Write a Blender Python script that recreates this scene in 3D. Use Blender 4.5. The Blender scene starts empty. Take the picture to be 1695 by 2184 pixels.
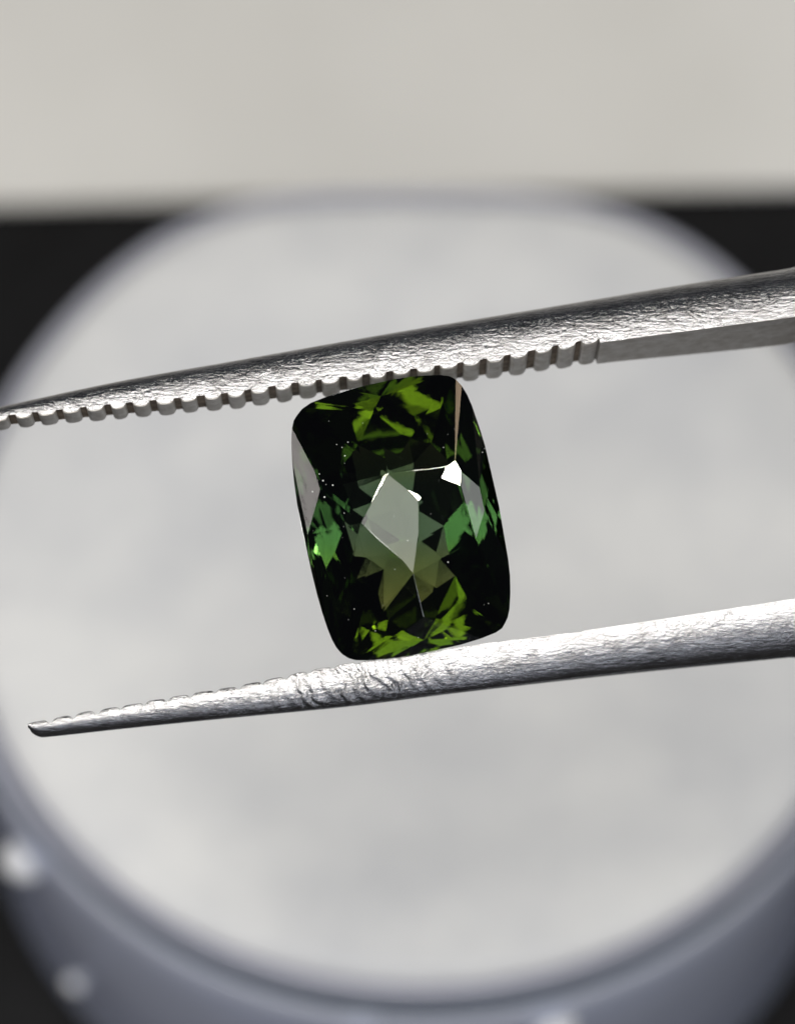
import bpy, bmesh, math, random
from mathutils import Vector, Matrix
random.seed(7)
SC = bpy.context.scene
COL = SC.collection

# ------------------------------------------------------------------ camera
TILT = math.radians(29)                      # camera leans 29 degrees from straight down
FWD = Vector((0, math.sin(TILT), -math.cos(TILT)))
UP = Vector((0, math.cos(TILT), math.sin(TILT)))
RIGHT = Vector((1, 0, 0))
G = Vector((0, 0, 0.0518))                   # where the stone is held
DIST = 0.12
CAM = G - FWD * DIST
cd = bpy.data.cameras.new('camera'); cam = bpy.data.objects.new('camera', cd); COL.objects.link(cam)
cam.location = CAM; cam.rotation_euler = (TILT, 0, 0)
cd.sensor_fit = 'VERTICAL'; cd.sensor_height = 24.0
cd.lens = 24.0 / (29.1 / 120.0)
cd.clip_start = 0.005; cd.clip_end = 20
cd.dof.use_dof = True; cd.dof.focus_distance = DIST - 0.0006; cd.dof.aperture_fstop = 29.0
SC.camera = cam

# ------------------------------------------------------------------ light
w = bpy.data.worlds.new('World'); SC.world = w; w.use_nodes = True
bg = w.node_tree.nodes['Background']; bg.inputs[0].default_value = (0.75, 0.83, 1.0, 1); bg.inputs[1].default_value = 0.04

def area(name, direction, dist, size, power, col, target=G, sizey=None):
    l = bpy.data.lights.new(name, 'AREA'); o = bpy.data.objects.new(name, l); COL.objects.link(o)
    l.shape = 'DISK' if sizey is None else 'RECTANGLE'; l.size = size
    if sizey: l.size_y = sizey
    l.energy = power; l.color = col
    d = Vector(direction).normalized()
    o.location = target + d * dist
    o.rotation_euler = (-d).to_track_quat('-Z', 'Y').to_euler()
    return o
def camdir(ax, ay):                          # direction from the stone, degrees right / up of the camera
    return (-FWD + RIGHT * math.tan(math.radians(ax)) + UP * math.tan(math.radians(ay)))
area('desk_lamp', camdir(-5, 15), 0.24, 0.16, 0.53, (1.0, 0.985, 0.955))
area('left_facet_fill', camdir(-83, 12), 0.42, 0.15, 0.17, (1.0, 0.94, 0.90))  # unseen fill added so the left edge facets catch a reflection
area('right_facet_fill', camdir(66, 24), 0.30, 0.08, 0.045, (0.95, 1.0, 0.95))  # unseen light added to brighten the facets on the right
area('front_fill', camdir(20, -52), 0.50, 0.20, 0.30, (0.82, 0.87, 1.0))  # unseen fill added in front to brighten the near jar wall
KF = (-4, -12)
area('brown_facet_fill', camdir(51, 49.5), 0.30, 0.035, 0.012, (1.0, 0.74, 0.5))  # dim warm light added for one narrow brownish facet
area('kite_fill', camdir(KF[0], KF[1]), 0.30, 0.12, 0.12, (1.0, 0.97, 0.92))  # dim light added for the central kite facet to mirror
GLINTS = [(46, 19), (-35, 4), (30, 35), (-30, 35), (34, -36), (19, 8)]      # small unseen lights added for white sparkles in the stone
for ax, ay in GLINTS:
    area('glint_light', camdir(ax, ay), 0.30, 0.012, 0.032, (1.0, 0.93, 0.80))
SC.view_settings.view_transform = 'Standard'; SC.view_settings.look = 'None'
SC.view_settings.exposure = 0; SC.view_settings.gamma = 1
SC.cycles.max_bounces = 24; SC.cycles.transmission_bounces = 20; SC.cycles.glossy_bounces = 12
SC.cycles.caustics_refractive = True; SC.cycles.sample_clamp_indirect = 20

# ------------------------------------------------------------------ helpers
PXM = 0.0291 / 2184.0                        # metres for one picture unit at the stone
def L2(px, py): return Vector(((px - 847.5) * PXM, (1092 - py) * PXM, 0))
def onplane(px, py, z):                      # a point on the level z seen in that direction
    p = L2(px, py); d = (FWD * DIST + RIGHT * p.x + UP * p.y)
    return CAM + d * ((z - CAM.z) / d.z)
FRAME = Matrix.Translation(G) @ Matrix.Rotation(TILT, 4, 'X')

def tag(o, label=None, cat=None, group=None, kind=None):
    if label: o['label'] = label
    if cat: o['category'] = cat
    if group: o['group'] = group
    if kind: o['kind'] = kind
    return o
def link(name, me, mat, parent=None, mw=None, smooth=True):
    o = bpy.data.objects.new(name, me); COL.objects.link(o)
    if mat and not me.materials: me.materials.append(mat)
    if parent: o.parent = parent
    if mw is not None: o.matrix_world = mw
    if smooth:
        for p in me.polygons: p.use_smooth = True
    return o
def bm_mesh(bm, name='mesh'):
    me = bpy.data.meshes.new(name); bm.to_mesh(me); bm.free(); return me
def interp(tab, x):
    if x <= tab[0][0]: i = 0
    elif x >= tab[-1][0]: i = len(tab) - 2
    else: i = max(k for k in range(len(tab) - 1) if tab[k][0] <= x)
    (x0, y0), (x1, y1) = tab[i], tab[i + 1]
    # catmull-rom inside, straight outside
    if x < tab[0][0] or x > tab[-1][0]:
        return y0 + (y1 - y0) * (x - x0) / (x1 - x0)
    t = (x - x0) / (x1 - x0)
    m0 = (y1 - tab[i - 1][1]) / (x1 - tab[i - 1][0]) if i > 0 else (y1 - y0) / (x1 - x0)
    m1 = (tab[i + 2][1] - y0) / (tab[i + 2][0] - x0) if i + 2 < len(tab) else (y1 - y0) / (x1 - x0)
    h = x1 - x0
    return ((2*t**3 - 3*t*t + 1) * y0 + (t**3 - 2*t*t + t) * h * m0 + (-2*t**3 + 3*t*t) * y1 + (t**3 - t*t) * h * m1)

def mat(name):
    m = bpy.data.materials.new(name); m.use_nodes = True
    nt = m.node_tree; return m, nt, nt.nodes['Principled BSDF'], nt.nodes['Material Output']
def nd(nt, typ, **kw):
    n = nt.nodes.new(typ)
    for k, v in kw.items():
        if k in n.inputs: n.inputs[k].default_value = v
        else: setattr(n, k, v)
    return n
def ramp(nt, fac, stops):
    r = nt.nodes.new('ShaderNodeValToRGB'); nt.links.new(fac, r.inputs[0])
    e = r.color_ramp.elements
    while len(e) < len(stops): e.new(0.5)
    for el, (p, c) in zip(e, stops):
        el.position = p; el.color = tuple(c) + (1,) if len(c) == 3 else c
    return r

# ------------------------------------------------------------------ materials
def m_steel():
    m, nt, b, out = mat('worn_steel'); L = nt.links.new
    b.inputs['Metallic'].default_value = 1
    tc = nd(nt, 'ShaderNodeTexCoord')
    # fine pitting
    n1 = nd(nt, 'ShaderNodeTexNoise', Scale=12000.0, Detail=4.0, Roughness=0.7); L(tc.outputs['Object'], n1.inputs['Vector'])
    # brushed scratches along the arm
    mp = nd(nt, 'ShaderNodeMapping'); mp.inputs['Rotation'].default_value = (0, 0, math.radians(-9)); mp.inputs['Scale'].default_value = (0.28, 1, 1)
    L(tc.outputs['Object'], mp.inputs['Vector'])
    n2 = nd(nt, 'ShaderNodeTexNoise', Scale=9000.0, Detail=3.0, Roughness=0.6); L(mp.outputs[0], n2.inputs['Vector'])
    # slanting file marks
    mp3 = nd(nt, 'ShaderNodeMapping'); mp3.inputs['Rotation'].default_value = (0, 0, math.radians(-62)); mp3.inputs['Scale'].default_value = (0.3, 1, 0.6)
    L(tc.outputs['Object'], mp3.inputs['Vector'])
    n3 = nd(nt, 'ShaderNodeTexNoise', Scale=9000.0, Detail=2.0, Roughness=0.5); L(mp3.outputs[0], n3.inputs['Vector'])
    a = nd(nt, 'ShaderNodeMath', operation='MULTIPLY_ADD'); L(n1.outputs[0], a.inputs[0]); a.inputs[1].default_value = 1.5; L(n2.outputs[0], a.inputs[2])
    a2 = nd(nt, 'ShaderNodeMath', operation='ADD'); L(a.outputs[0], a2.inputs[0]); L(n3.outputs[0], a2.inputs[1])
    bp = nd(nt, 'ShaderNodeBump', Strength=1.0, Distance=0.00002); L(a2.outputs[0], bp.inputs['Height'])
    # worn slanting ridges on the lower arm, below the stone
    mp5 = nd(nt, 'ShaderNodeMapping'); mp5.inputs['Rotation'].default_value = (0, 0, math.radians(-33)); L(tc.outputs['Object'], mp5.inputs['Vector'])
    wv = nd(nt, 'ShaderNodeTexWave', Scale=900.0, Distortion=5.0, Detail=2.0); wv.inputs['Detail Scale'].default_value = 2.0; L(mp5.outputs[0], wv.inputs['Vector'])
    sx = nd(nt, 'ShaderNodeSeparateXYZ'); L(tc.outputs['Object'], sx.inputs[0])
    k1 = nd(nt, 'ShaderNodeMapRange'); L(sx.outputs['X'], k1.inputs[0]); k1.inputs['From Min'].default_value = -0.0042; k1.inputs['From Max'].default_value = -0.0024
    k2 = nd(nt, 'ShaderNodeMapRange'); L(sx.outputs['X'], k2.inputs[0]); k2.inputs['From Min'].default_value = 0.0030; k2.inputs['From Max'].default_value = -0.0005
    k3 = nd(nt, 'ShaderNodeMapRange'); L(sx.outputs['Y'], k3.inputs[0]); k3.inputs['From Min'].default_value = -0.002; k3.inputs['From Max'].default_value = -0.0025
    q1 = nd(nt, 'ShaderNodeMath', operation='MULTIPLY'); L(k1.outputs[0], q1.inputs[0]); L(k2.outputs[0], q1.inputs[1])
    q2 = nd(nt, 'ShaderNodeMath', operation='MULTIPLY'); L(q1.outputs[0], q2.inputs[0]); L(k3.outputs[0], q2.inputs[1])
    bp2 = nd(nt, 'ShaderNodeBump', Distance=0.00003); L(q2.outputs[0], bp2.inputs['Strength']); L(wv.outputs[1], bp2.inputs['Height']); L(bp.outputs[0], bp2.inputs['Normal'])
    L(bp2.outputs[0], b.inputs['Normal'])
    n4 = nd(nt, 'ShaderNodeTexNoise', Scale=1500.0, Detail=5.0, Roughness=0.7); L(tc.outputs['Object'], n4.inputs['Vector'])
    r = ramp(nt, n4.outputs[0], [(0.35, (0.45, 0.44, 0.44)), (0.6, (0.66, 0.655, 0.665))]); L(r.outputs[0], b.inputs['Base Color'])
    mr = nd(nt, 'ShaderNodeMapRange'); mr.inputs['To Min'].default_value = 0.16; mr.inputs['To Max'].default_value = 0.30
    L(n4.outputs[0], mr.inputs[0]); L(mr.outputs[0], b.inputs['Roughness'])
    return m
def m_tooth():
    m, nt, b, out = mat('grip_steel'); L = nt.links.new
    tc = nd(nt, 'ShaderNodeTexCoord')
    n = nd(nt, 'ShaderNodeTexNoise', Scale=2500.0, Detail=5.0, Roughness=0.65); L(tc.outputs['Object'], n.inputs['Vector'])
    r = ramp(nt, n.outputs[0], [(0.3, (0.36, 0.33, 0.29)), (0.65, (0.58, 0.56, 0.53))]); L(r.outputs[0], b.inputs['Base Color'])
    b.inputs['Metallic'].default_value = 0.35; b.inputs['Roughness'].default_value = 0.45
    bp = nd(nt, 'ShaderNodeBump', Strength=0.6, Distance=0.00003); L(n.outputs[0], bp.inputs['Height']); L(bp.outputs[0], b.inputs['Normal'])
    return m
def m_groove():
    m, nt, b, out = mat('brown_groove'); L = nt.links.new  # darker, browner colour between the teeth
    tc = nd(nt, 'ShaderNodeTexCoord')
    n = nd(nt, 'ShaderNodeTexNoise', Scale=3000.0, Detail=4.0); L(tc.outputs['Object'], n.inputs['Vector'])
    r = ramp(nt, n.outputs[0], [(0.35, (0.09, 0.06, 0.035)), (0.7, (0.28, 0.22, 0.16))]); L(r.outputs[0], b.inputs['Base Color'])
    b.inputs['Metallic'].default_value = 0.5; b.inputs['Roughness'].default_value = 0.6
    return m
def m_gem():
    m, nt, b, out = mat('green_tourmaline'); L = nt.links.new
    nt.nodes.remove(b)
    g = nd(nt, 'ShaderNodeBsdfGlass', IOR=1.64, Roughness=0.0); g.inputs['Color'].default_value = (1, 1, 1, 1)
    tc = nd(nt, 'ShaderNodeTexCoord')
    n = nd(nt, 'ShaderNodeTexNoise', Scale=1400.0, Detail=2.0); L(tc.outputs['Object'], n.inputs['Vector'])
    bp = nd(nt, 'ShaderNodeBump', Strength=WAVY, Distance=0.00001); L(n.outputs[0], bp.inputs['Height']); L(bp.outputs[0], g.inputs['Normal'])
    L(g.outputs[0], out.inputs['Surface'])
    v = nd(nt, 'ShaderNodeVolumeAbsorption', Density=GEM_DENS); v.inputs['Color'].default_value = GEM_COL
    # colour zoning of the crystal: bluish green towards the long sides, yellowish green towards the ends
    sp = nd(nt, 'ShaderNodeSeparateXYZ'); L(tc.outputs['Object'], sp.inputs[0])
    ay = nd(nt, 'ShaderNodeMath', operation='ABSOLUTE'); L(sp.outputs['Y'], ay.inputs[0])
    mr = nd(nt, 'ShaderNodeMapRange'); L(ay.outputs[0], mr.inputs[0]); mr.inputs['From Min'].default_value = 0.0006; mr.inputs['From Max'].default_value = 0.0024
    rc = ramp(nt, mr.outputs[0], [(0.0, (0.585, 0.68, 0.56)), (1.0, (0.69, 0.72, 0.36))]); L(rc.outputs[0], v.inputs['Color'])
    L(v.outputs[0], out.inputs['Volume'])
    return m
WORN = 0.012
WAVY = 0.3
GEM_DENS = 1350.0
GEM_COL = (0.58, 0.68, 0.30, 1)
def m_foam():
    m, nt, b, out = mat('white_foam'); L = nt.links.new
    tc = nd(nt, 'ShaderNodeTexCoord')
    n = nd(nt, 'ShaderNodeTexNoise', Scale=140.0, Detail=4.0, Roughness=0.55); L(tc.outputs['Object'], n.inputs['Vector'])
    r = ramp(nt, n.outputs[0], [(0.3, (0.60, 0.612, 0.64)), (0.7, (0.77, 0.775, 0.78))]); L(r.outputs[0], b.inputs['Base Color'])
    b.inputs['Roughness'].default_value = 0.85
    n2 = nd(nt, 'ShaderNodeTexNoise', Scale=1400.0, Detail=3.0); L(tc.outputs['Object'], n2.inputs['Vector'])
    bp = nd(nt, 'ShaderNodeBump', Strength=0.4, Distance=0.0001); L(n2.outputs[0], bp.inputs['Height']); L(bp.outputs[0], b.inputs['Normal'])
    return m
def m_jar(col=(0.50, 0.56, 0.70), tint=(0.62, 0.70, 0.88), clear=0.6):
    m, nt, b, out = mat('bluish_clear_plastic' if clear > 0.5 else 'milky_blue_plastic'); L = nt.links.new
    b.inputs['Base Color'].default_value = col + (1,); b.inputs['Roughness'].default_value = 0.16; b.inputs['IOR'].default_value = 1.49
    tc = nd(nt, 'ShaderNodeTexCoord')
    n = nd(nt, 'ShaderNodeTexNoise', Scale=160.0, Detail=3.0); L(tc.outputs['Object'], n.inputs['Vector'])
    bp = nd(nt, 'ShaderNodeBump', Strength=0.4, Distance=0.0004); L(n.outputs[0], bp.inputs['Height']); L(bp.outputs[0], b.inputs['Normal'])
    t = nd(nt, 'ShaderNodeBsdfTransparent'); t.inputs[0].default_value = tint + (1,)
    mx = nd(nt, 'ShaderNodeMixShader'); mx.inputs[0].default_value = clear
    L(b.outputs[0], mx.inputs[1]); L(t.outputs[0], mx.inputs[2]); L(mx.outputs[0], out.inputs['Surface'])
    return m
def m_table():
    m, nt, b, out = mat('black_table'); L = nt.links.new
    tc = nd(nt, 'ShaderNodeTexCoord')
    n = nd(nt, 'ShaderNodeTexNoise', Scale=220.0, Detail=6.0); L(tc.outputs['Object'], n.inputs['Vector'])
    r = ramp(nt, n.outputs[0], [(0.3, (0.005, 0.005, 0.0055)), (0.7, (0.010, 0.010, 0.011))]); L(r.outputs[0], b.inputs['Base Color'])
    b.inputs['Roughness'].default_value = 0.6; b.inputs['Specular IOR Level'].default_value = 0.2
    return m
def m_card():
    m, nt, b, out = mat('pale_card'); L = nt.links.new
    tc = nd(nt, 'ShaderNodeTexCoord')
    n = nd(nt, 'ShaderNodeTexNoise', Scale=60.0, Detail=5.0); L(tc.outputs['Object'], n.inputs['Vector'])
    r = ramp(nt, n.outputs[0], [(0.3, (0.71, 0.70, 0.67)), (0.7, (0.80, 0.79, 0.765))]); L(r.outputs[0], b.inputs['Base Color'])
    b.inputs['Roughness'].default_value = 0.7
    return m
STEEL, TOOTH, GROOVE, GEM, FOAM, JAR, TABLE, CARD = m_steel(), m_tooth(), m_groove(), m_gem(), m_foam(), m_jar((0.74, 0.77, 0.87), (0.76, 0.82, 0.97), 0.48), m_table(), m_card()
RIM = m_jar((0.58, 0.59, 0.68), (0.8, 0.82, 0.93), 0.4)
NECK_SHADE = m_jar((0.26, 0.31, 0.36), (0.55, 0.64, 0.72), 0.5)  # dark teal puts the groove's shade below the rim into the colour
HIGHLIGHT = m_jar((0.80, 0.81, 0.84), (0.9, 0.9, 0.95), 0.1)

# ------------------------------------------------------------------ setting: table, card
bm = bmesh.new()
bmesh.ops.create_grid(bm, x_segments=2, y_segments=2, size=0.45)
tag(link('table_top', bm_mesh(bm), TABLE, smooth=False), kind='structure')

HJ = 0.018                                    # foam level above the table
def card():
    a = onplane(0, 426, 0.0012); b = onplane(1695, 389, 0.0012)
    d = (b - a).normalized(); nrm = Vector((-d.y, d.x, 0))
    bm = bmesh.new()
    c = (a + b) / 2
    q = [c - d * 0.15, c + d * 0.15, c + d * 0.15 + nrm * 0.21, c - d * 0.15 + nrm * 0.21]
    vs = [bm.verts.new((p.x, p.y, 0.0004)) for p in q]
    f = bm.faces.new(vs); r = bmesh.ops.extrude_face_region(bm, geom=[f])
    bmesh.ops.translate(bm, vec=(0, 0, 0.0008), verts=[v for v in r['geom'] if isinstance(v, bmesh.types.BMVert)])
    bmesh.ops.recalc_face_normals(bm, faces=bm.faces)
    bmesh.ops.bevel(bm, geom=bm.edges[:], offset=0.0002, segments=2, affect='EDGES')
    tag(link('card_sheet', bm_mesh(bm), CARD, smooth=False), 'pale warm off-white card lying on the dark table behind the round jar', 'card')
card()

# ------------------------------------------------------------------ jar with foam
JC = Vector((0.00086, CAM.y + 0.0750, HJ)); JR = 0.0172
def flat(u):                                 # the far side of the jar is slightly flattened
    d = u * 360
    return 1 - 0.052 * max(0.0, math.sin(2 * math.pi * u)) ** 14 + 0.02 * (math.exp(-((d - 120) / 18) ** 2) + math.exp(-((d - 58) / 18) ** 2))
def lathe(prof, n=128):
    bm = bmesh.new(); rings = []
    for r, z in prof:
        if r < 1e-7: rings.append([bm.verts.new((0, 0, z))]); continue
        rings.append([bm.verts.new((r * flat(k / n) * math.cos(2*math.pi*k/n), r * flat(k / n) * math.sin(2*math.pi*k/n), z)) for k in range(n)])
    for a, b in zip(rings, rings[1:]):
        for k in range(n):
            k2 = (k + 1) % n
            if len(a) == 1: bm.faces.new((a[0], b[k], b[k2]))
            elif len(b) == 1: bm.faces.new((a[k], b[0], a[k2]))
            else: bm.faces.new((a[k], b[k], b[k2], a[k2]))
    bmesh.ops.recalc_face_normals(bm, faces=bm.faces)
    return bm
def jar():
    root = bpy.data.objects.new('gem_jar', None); COL.objects.link(root); root.location = (JC.x, JC.y, 0)
    root.empty_display_size = 0.01
    tag(root, 'round bluish translucent plastic gem jar under the tweezers, on the dark table', 'jar')
    R = JR
    wall = lathe([(0, 0.0003), (R + 0.0002, 0.0003), (R + 0.0004, 0.0014), (R + 0.0006, HJ - 0.0035), (R + 0.0005, HJ - 0.0026), (R + 0.0003, HJ - 0.0023),
                  (R + 0.0001, HJ - 0.0028), (R + 0.0002, HJ - 0.0050), (R - 0.0001, 0.0020), (0, 0.0020)])
    link('wall', bm_mesh(wall), JAR, root)
    rim = lathe([(R + 0.0003, HJ - 0.0011), (R + 0.0003, HJ - 0.0006), (R + 0.0002, HJ - 0.0003), (R - 0.0001, HJ - 0.0003), (R - 0.0002, HJ - 0.0006), (R - 0.0002, HJ - 0.0022), (R - 0.0001, HJ - 0.0022), (R - 0.0001, HJ - 0.0012)])
    link('rim', bm_mesh(rim), RIM, root)
    shaded_neck = lathe([(R + 0.0002, HJ - 0.00225), (R + 0.0001, HJ - 0.0021), (R + 0.00005, HJ - 0.0017), (R + 0.0001, HJ - 0.00115), (R - 0.00005, HJ - 0.0011), (R - 0.00005, HJ - 0.00225)])
    link('shaded_neck', bm_mesh(shaded_neck), NECK_SHADE, root)
    for k, (px, py, rr) in enumerate(((62, 1832, 0.0009), (165, 2095, 0.0004), (772, 2176, 0.0006), (1178, 2178, 0.0008))):
        z = 0.005                                    # pale beads added on the wall, standing in for blurred highlights
        for z in [HJ - 0.004 - 0.00025 * q for q in range(60)]:
            p = onplane(px, py, z) - Vector((JC.x, JC.y, 0))
            if math.hypot(p.x, p.y) <= R + 0.0004: break
        bm = bmesh.new(); bmesh.ops.create_uvsphere(bm, u_segments=16, v_segments=10, radius=rr)
        bmesh.ops.scale(bm, vec=(1.2, 1.0, 0.8), verts=bm.verts)
        o = link('highlight_bead', bm_mesh(bm), HIGHLIGHT, root); o.location = p
    # thick round foam pad, can be lifted out
    foam = lathe([(0, 0.0022), (R - 0.0030, 0.0022), (R - 0.0028, 0.004), (R - 0.0026, HJ - 0.0050), (R - 0.0006, HJ - 0.0036), (R - 0.00023, HJ - 0.0012), (R - 0.0004, HJ - 0.0003), (R - 0.0011, HJ), (R * 0.7, HJ + 0.0001), (0, HJ + 0.0001)])
    o = link('foam_disc', bm_mesh(foam), FOAM); o.location = (JC.x, JC.y, 0)
    tag(o, 'flat white foam disc filling the bluish round jar', 'foam insert')
jar()

# ------------------------------------------------------------------ tweezers
tw = bpy.data.objects.new('tweezers', None); COL.objects.link(tw); tw.matrix_world = FRAME; tw.empty_display_size = 0.005
tag(tw, 'worn steel tweezers with serrated jaws gripping the green stone', 'tweezers')
ROLL = math.radians(13)
MM = 0.001
U_EDGE = [(-40, 905), (0, 899), (232, 874), (468, 851), (642, 826), (1013, 780), (1276, 732), (1480, 704), (1692, 676)]
U_TOP = [(-40, 880), (0, 868), (250, 813), (500, 768), (850, 706), (1200, 648), (1450, 606), (1692, 569)]
L_EDGE = [(60, 1540), (107, 1531), (219, 1510), (374, 1482), (517, 1458), (664, 1427), (744, 1414), (1038, 1371), (1278, 1340), (1692, 1277)]
L_BOT = [(60, 1572), (89, 1573), (244, 1557), (454, 1536), (744, 1508), (978, 1479), (1278, 1445), (1692, 1403)]
WID = [(-60, 0.9), (0, 1.05), (468, 1.35), (1007, 1.75), (1276, 2.3), (1692, 3.0), (2600, 3.8)]      # width towards the viewer, mm
XEND = 9000
def arm_frame(px, upper):
    """near edge point, heel direction and sizes of the section at picture column px"""
    e = interp(U_EDGE if upper else L_EDGE, px); t = interp(U_TOP if upper else L_BOT, px)
    W = interp(WID, px + (0 if upper else 0)) * MM
    if px > 1692:                            # beyond the picture: bows out, then the two arms meet at the heel
        u = (px - 1692) / (XEND - 1692)
        e0 = interp(U_EDGE if upper else L_EDGE, 1692); sl = -0.14
        base = e0 + sl * (px - 1692)
        mid = (interp(U_EDGE, 1692) + interp(L_EDGE, 1692)) / 2 + sl * (px - 1692)
        s = u * u * (3 - 2 * u)
        bow = 4 * u * (1 - u) * 260 * (-1 if upper else 1)
        e = base + (mid + (-4 if upper else 4) - base) * s + bow
        t0 = (interp(U_TOP, 1692) - interp(U_EDGE, 1692)) if upper else (interp(L_BOT, 1692) - interp(L_EDGE, 1692))
        t = e + t0
        W = (3.0 + 5.0 * min(1, 2.2 * u)) * MM
    H = abs(t - e) * PXM
    tip = -34 if upper else 62               # rounded tip
    u = (px - tip) / 30
    if u < 1:
        f = 0.45 + 0.55 * math.sqrt(max(0, 1 - (1 - u) ** 2)); H *= f; W *= f
    return L2(px, e), H, W
GD = 0.16 * MM                                # groove depth
def section(px, upper, a0, n=20, inset=0.0):
    """closed list of points: from near inner edge over the back to the far inner edge. a0 = where the inner side is cut."""
    E, H, W = arm_frame(px, upper)
    sgn = 1 if upper else -1
    # rigid roll of the whole tool about its axis
    A = Vector((0, math.cos(-ROLL) * sgn, math.sin(-ROLL) * sgn))
    B = Vector((0, -math.sin(-ROLL), math.cos(-ROLL)))
    base = E - B * (W / 2)                   # centre of the inner face; near edge sits on E
    hh = (H + sgn * W / 2 * math.sin(ROLL)) / math.cos(ROLL)
    pts = []
    for k in range(n + 1):
        th = math.pi * k / n
        b = math.cos(th); a = math.sin(th)
        b = math.copysign(abs(b) ** 0.94, b)
        aa = a0 + (hh - a0) * a
        # the side bulges slightly past the edge
        pts.append(base + A * aa + B * (b * (W / 2 - inset) * (1.0)))
    return pts, base, A, B, H, W
def sweep(stations, upper, a0f, cap=True, smooth_from=None):
    bm = bmesh.new(); rings = []; px_of = {}
    for px in stations:
        pts = section(px, upper, a0f(px))[0]
        rings.append([bm.verts.new(p) for p in pts]); px_of[rings[-1][0]] = px
    for a, b in zip(rings, rings[1:]):
        m = len(a)
        for k in range(m):
            k2 = (k + 1) % m
            f = bm.faces.new((a[k], a[k2], b[k2], b[k])); f.material_index = (2 if smooth_from and px_of[b[0]] > smooth_from else 1) if k == m - 1 else 0
    if cap:
        bm.faces.new(rings[0]); bm.faces.new(rings[-1])
    bmesh.ops.recalc_face_normals(bm, faces=bm.faces)
    return bm
def smooth_by_angle(me, ang=40):
    for p in me.polygons: p.use_smooth = True
    bm = bmesh.new(); bm.from_mesh(me)
    for e in bm.edges:
        if len(e.link_faces) == 2 and e.calc_face_angle(0) > math.radians(ang): e.smooth = False
    bm.to_mesh(me); bm.free()
def make_arm(upper):
    tip = -34 if upper else 62
    gr_end = 1276 if upper else 1240
    pitch = 50.3
    first = 26 if upper else 107
    def depth(px):
        d = min(GD, 0.4 * arm_frame(px, upper)[1])
        if not upper: d *= 1 - 0.8 * min(1, max(0, (px - 560) / 300))
        return d
    def a0(px):                               # inner face is milled back where the grip teeth stand
        if px > gr_end + 4: return 0.0
        return depth(px)
    st = [tip + 30 * k / 12 for k in range(12)] + [tip + 30 + (gr_end - tip - 30) * k / 150 for k in range(151)] + [gr_end + 4.01] + [gr_end + 4.5 + (1800 - gr_end) * k / 40 for k in range(41)]
    st += [1900 + (XEND - 1900) * (k / 60) for k in range(61)]
    bm = sweep(st, upper, a0, smooth_from=gr_end)
    # rounded, worn tip
    me = bm_mesh(bm)
    me.materials.append(STEEL); me.materials.append(GROOVE); me.materials.append(TOOTH)
    smooth_by_angle(me, 45)
    o = link('arm', me, None, tw, smooth=False)
    # grip teeth
    k = -1
    while True:
        c0 = first + pitch * k; c1 = c0 + pitch; k += 1
        half = 11.0 if upper else 7.0
        x0 = max(c0 + half + random.uniform(-2, 2), tip + 1); x1 = c1 - half + random.uniform(-2, 2)
        if x1 > gr_end + 3: break
        bm = bmesh.new(); rings = []
        js = 0.0; jd = random.uniform(0.86, 1.05) * (1.0 if upper else 0.85); sk = random.uniform(-0.1, 0.1)
        for px, dd in ((x0 - 4, 0.15), (x0 - 2, 0.5), (x0 + 1, 0.78), (x0 + 6, 0.96), ((x0 + x1) / 2, 1.03 + sk / 2), (x1 - 6, 0.96 + sk), (x1 - 1, 0.78), (x1 + 2, 0.5), (x1 + 4, 0.15)):
            _, base, A, B, H, W = section(px, upper, 0)
            g = depth(px)
            hw = W / 2
            top = g * (1 - dd * jd)
            ring = [base + A * (g + 0.03 * MM) + B * (hw * 0.93), base + A * (g - 0.002 * MM) + B * (hw * 1.0), base + A * (top + 0.2 * g) + B * (hw * 1.0),
                    base + A * top + B * (hw * 0.965), base + A * top - B * (hw * 0.965), base + A * (top + 0.2 * g) - B * (hw * 1.0), base + A * (g - 0.002 * MM) - B * hw, base + A * (g + 0.03 * MM) - B * (hw * 0.93)]
            rings.append([bm.verts.new(p) for p in ring])
        for a, b in zip(rings, rings[1:]):
            for q in range(8):
                f = bm.faces.new((a[q], a[(q + 1) % 8], b[(q + 1) % 8], b[q])); f.material_index = 0 if q in (2, 3, 4) else 1
        bm.faces.new(rings[0]); bm.faces.new(rings[-1])
        bmesh.ops.recalc_face_normals(bm, faces=bm.faces)
        tm = bm_mesh(bm); tm.materials.append(TOOTH if upper else STEEL); tm.materials.append(STEEL)
        smooth_by_angle(tm, 38); t = link('grip_tooth', tm, None, o, smooth=False)
    return o
make_arm(True); make_arm(False)

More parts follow.
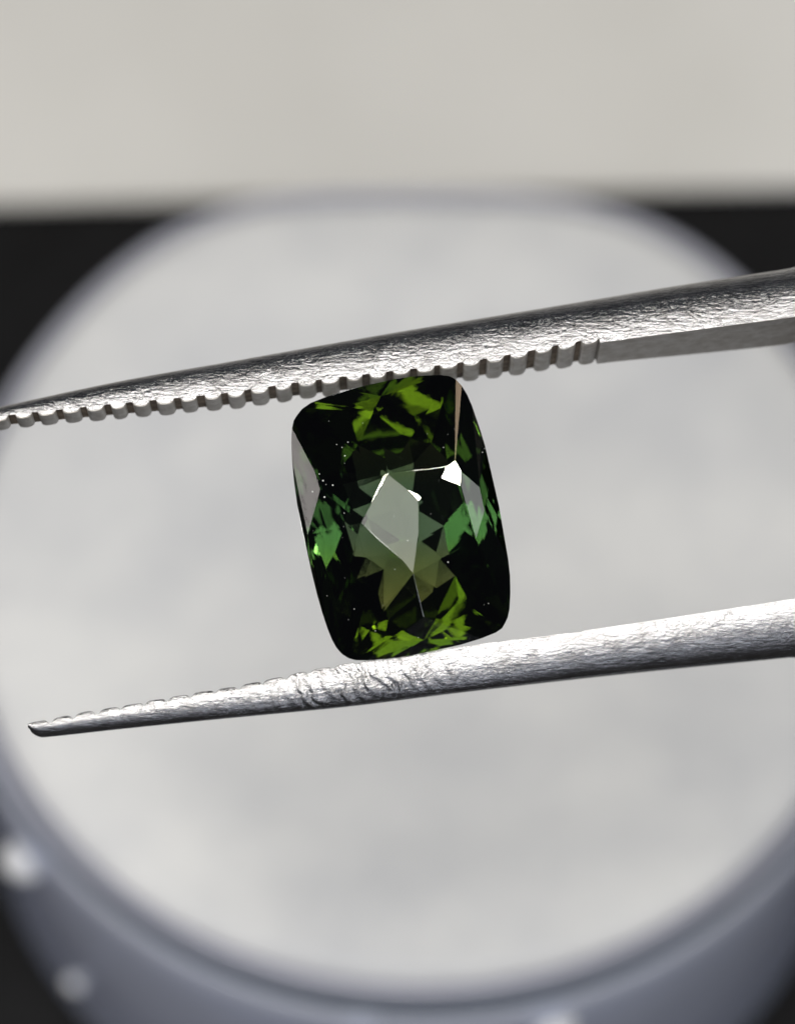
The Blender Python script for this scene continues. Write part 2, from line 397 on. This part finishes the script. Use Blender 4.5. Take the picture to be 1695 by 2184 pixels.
# ------------------------------------------------------------------ the stone
ZS = 800 / 1695.0 / 2500 * 1695              # close-up drawing units to picture units
def Z2(zx, zy): return L2(583 + zx * ZS, 773 + zy * ZS)
OUT = [(1120,85),(1215,115),(1290,215),(1350,370),(1410,560),(1450,740),(1500,950),(1545,1200),(1575,1420),(1572,1640),(1540,1740),(1480,1800),(1250,1880),(900,1955),(620,1985),(500,1970),(420,1900),(360,1770),(290,1540),(220,1240),(160,950),(125,650),(125,440),(160,350),(250,270),(480,190),(700,135),(900,98)]
CEN = (850, 1040)
def gem():
    bm = bmesh.new()
    n = len(OUT)
    # densify the outline with a closed spline
    ring = []
    for i in range(n):
        p0, p1, p2, p3 = (OUT[(i + j) % n] for j in (-1, 0, 1, 2))
        for s in range(2):
            t = s / 2
            q = [0.5 * ((2*p1[c]) + (-p0[c]+p2[c])*t + (2*p0[c]-5*p1[c]+4*p2[c]-p3[c])*t*t + (-p0[c]+3*p1[c]-3*p2[c]+p3[c])*t**3) for c in (0, 1)]
            ring.append(q)
    for q in ring:
        p = Z2(*q)
        bm.verts.new((p.x, p.y, 0.12 * MM)); bm.verts.new((p.x, p.y, -0.12 * MM))
    def cr(zx, zy, h): p = Z2(zx, zy); bm.verts.new((p.x, p.y, h * MM))
    for v in CROWN: cr(*v)
    for v in PAVI: cr(*v)
    bm.verts.ensure_lookup_table()
    res = bmesh.ops.convex_hull(bm, input=bm.verts[:])
    junk = [g for g in res['geom_interior'] if isinstance(g, bmesh.types.BMVert)]
    bmesh.ops.delete(bm, geom=junk, context='VERTS')
    bmesh.ops.dissolve_limit(bm, angle_limit=math.radians(2.0), verts=bm.verts[:], edges=bm.edges[:])
    # small facets added on the crown, angled to mirror the sparkle lights
    for zx, zy, glint, dep in CUTS:
        near = min((v for v in bm.verts if v.co.z > 0.0002), key=lambda v: (v.co.xy - Z2(zx, zy).xy).length)
        p = near.co.copy()
        d = camdir(*GLINTS[glint]).normalized(); glint_pos = Vector((d.dot(RIGHT), d.dot(UP), -d.dot(FWD))) * 0.30
        n = ((Vector((0, 0, DIST)) - p).normalized() + (glint_pos - p).normalized()).normalized()
        top = max(v.co.dot(n) for v in bm.verts)
        off = top - dep * MM
        r = bmesh.ops.bisect_plane(bm, geom=bm.verts[:] + bm.edges[:] + bm.faces[:], plane_co=n * off, plane_no=n, clear_outer=True, dist=1e-9)
        ed = [e for e in bm.edges if len(e.link_faces) == 1]
        if ed: bmesh.ops.contextual_create(bm, geom=ed)
    # facet junctions of the crown are slightly worn
    ed = [e for e in bm.edges if min(v.co.z for v in e.verts) > 0.0003 and e.calc_face_angle(0) > math.radians(6)]
    bmesh.ops.bevel(bm, geom=ed, offset=WORN * MM, segments=1, affect='EDGES', clamp_overlap=True)
    bmesh.ops.recalc_face_normals(bm, faces=bm.faces)
    me = bm_mesh(bm)
    o = link('gemstone', me, GEM, smooth=False); o.matrix_world = FRAME
    tag(o, 'dark green faceted cushion-cut gemstone held between the steel tweezers', 'gemstone')
    return o
def dome(zx, zy, h=1.35):
    # ellipse-like radius in the tilted frame of the stone
    a = math.radians(-9)
    dx, dy = zx - CEN[0], zy - CEN[1]
    u = (dx * math.cos(a) + dy * math.sin(a)) / 680.0; v = (-dx * math.sin(a) + dy * math.cos(a)) / 900.0
    r = (abs(u) ** 2.6 + abs(v) ** 2.6) ** (1 / 2.6)
    return 0.15 + h * (1 - r ** 2.7)
CUTS = [(1205, 690, 0, 0.036), (585, 1068, 1, 0.007), (966, 1000, 5, 0.012)]
KITE = [(760, 745), (965, 905), (967, 1130), (875, 1330), (676, 890, -0.07), (690, 1175, -0.07), (585, 1068, -0.118)]
def kplane(x, y): return 1.50 - 0.00030 * (y - 1040) - 0.00010 * (x - 850)
CR2 = [(800, 680), (930, 1405), (195, 500), (1262, 290), (1490, 1400), (490, 1870),
       (285, 740), (318, 850), (232, 1150), (1205, 690), (1370, 830), (1345, 1180), (1405, 990), (700, 330), (1000, 1690)]
CROWN = [(k[0], k[1], kplane(k[0], k[1]) + (k[2] if len(k) > 2 else 0)) for k in KITE] + [(x, y, dome(x, y)) for x, y in CR2]
def pav():
    out = []
    a = math.radians(-9)
    def P(u, v, z): out.append((CEN[0] + u * 680 * math.cos(a) - v * 900 * math.sin(a), CEN[1] + u * 680 * math.sin(a) + v * 900 * math.cos(a), z))
    rr = random.Random(33)
    PZ = 0.85
    for N, ru, z, off in ((26, 0.93, -0.62, 0.0), (22, 0.81, -1.2, 0.5), (18, 0.66, -1.75, 0.2), (13, 0.48, -2.25, 0.0), (8, 0.27, -2.72, 0.3)):
        for k in range(N):
            t = 2 * math.pi * (k + off + rr.uniform(-0.12, 0.12)) / N
            P(ru * math.copysign(abs(math.cos(t)) ** 0.8, math.cos(t)), ru * math.copysign(abs(math.sin(t)) ** 0.8, math.sin(t)), (z + rr.uniform(-0.1, 0.1)) * PZ)
    P(0, -0.1, -3.05 * PZ); P(0.02, 0.13, -3.05 * PZ)
    return out
PAVI = pav()
stone = gem()

# a little dust and polishing grit lying on the crown
def dust():
    from mathutils.bvhtree import BVHTree
    me = stone.data
    tree = BVHTree.FromPolygons([v.co for v in me.vertices], [p.vertices[:] for p in me.polygons])
    rr = random.Random(11); bm = bmesh.new()
    spots = [(310, 745, 1.2), (335, 790, 1.6), (400, 820, 1.5), (345, 898, 2.0), (265, 862, 1.6), (500, 535, 1.4), (480, 625, 1.5), (425, 550, 1.0), (460, 570, 1.0), (475, 1005, 1.2), (895, 1185, 1.4), (1160, 1328, 1.2), (810, 1375, 1.0), (805, 1025, 1.2), (1130, 570, 1.0), (540, 1640, 0.9), (1430, 1605, 0.9), (965, 1830, 0.9), (680, 1785, 0.9), (185, 605, 1.0), (1390, 600, 1.2), (1405, 575, 1.0)]
    spots += [(rr.uniform(250, 1450), rr.uniform(300, 1850), rr.uniform(0.4, 0.8)) for _ in range(26)]
    for zx, zy, sz in spots:
        p = Z2(zx, zy); hit = tree.ray_cast(Vector((p.x, p.y, 0.01)), Vector((0, 0, -1)))[0]
        if hit is None: continue
        m = Matrix.Translation(hit) @ Matrix.Rotation(rr.uniform(0, 3), 4, 'Z') @ Matrix.Diagonal((rr.uniform(0.8, 1.4), rr.uniform(0.7, 1.1), 0.6, 1))
        bmesh.ops.create_icosphere(bm, subdivisions=1, radius=0.016 * MM * sz, matrix=m)
    m, nt, b, out = mat('pale_dust'); b.inputs['Base Color'].default_value = (0.75, 0.77, 0.74, 1); b.inputs['Roughness'].default_value = 0.8
    tag(link('dust', bm_mesh(bm), m, stone), kind='stuff')
dust()
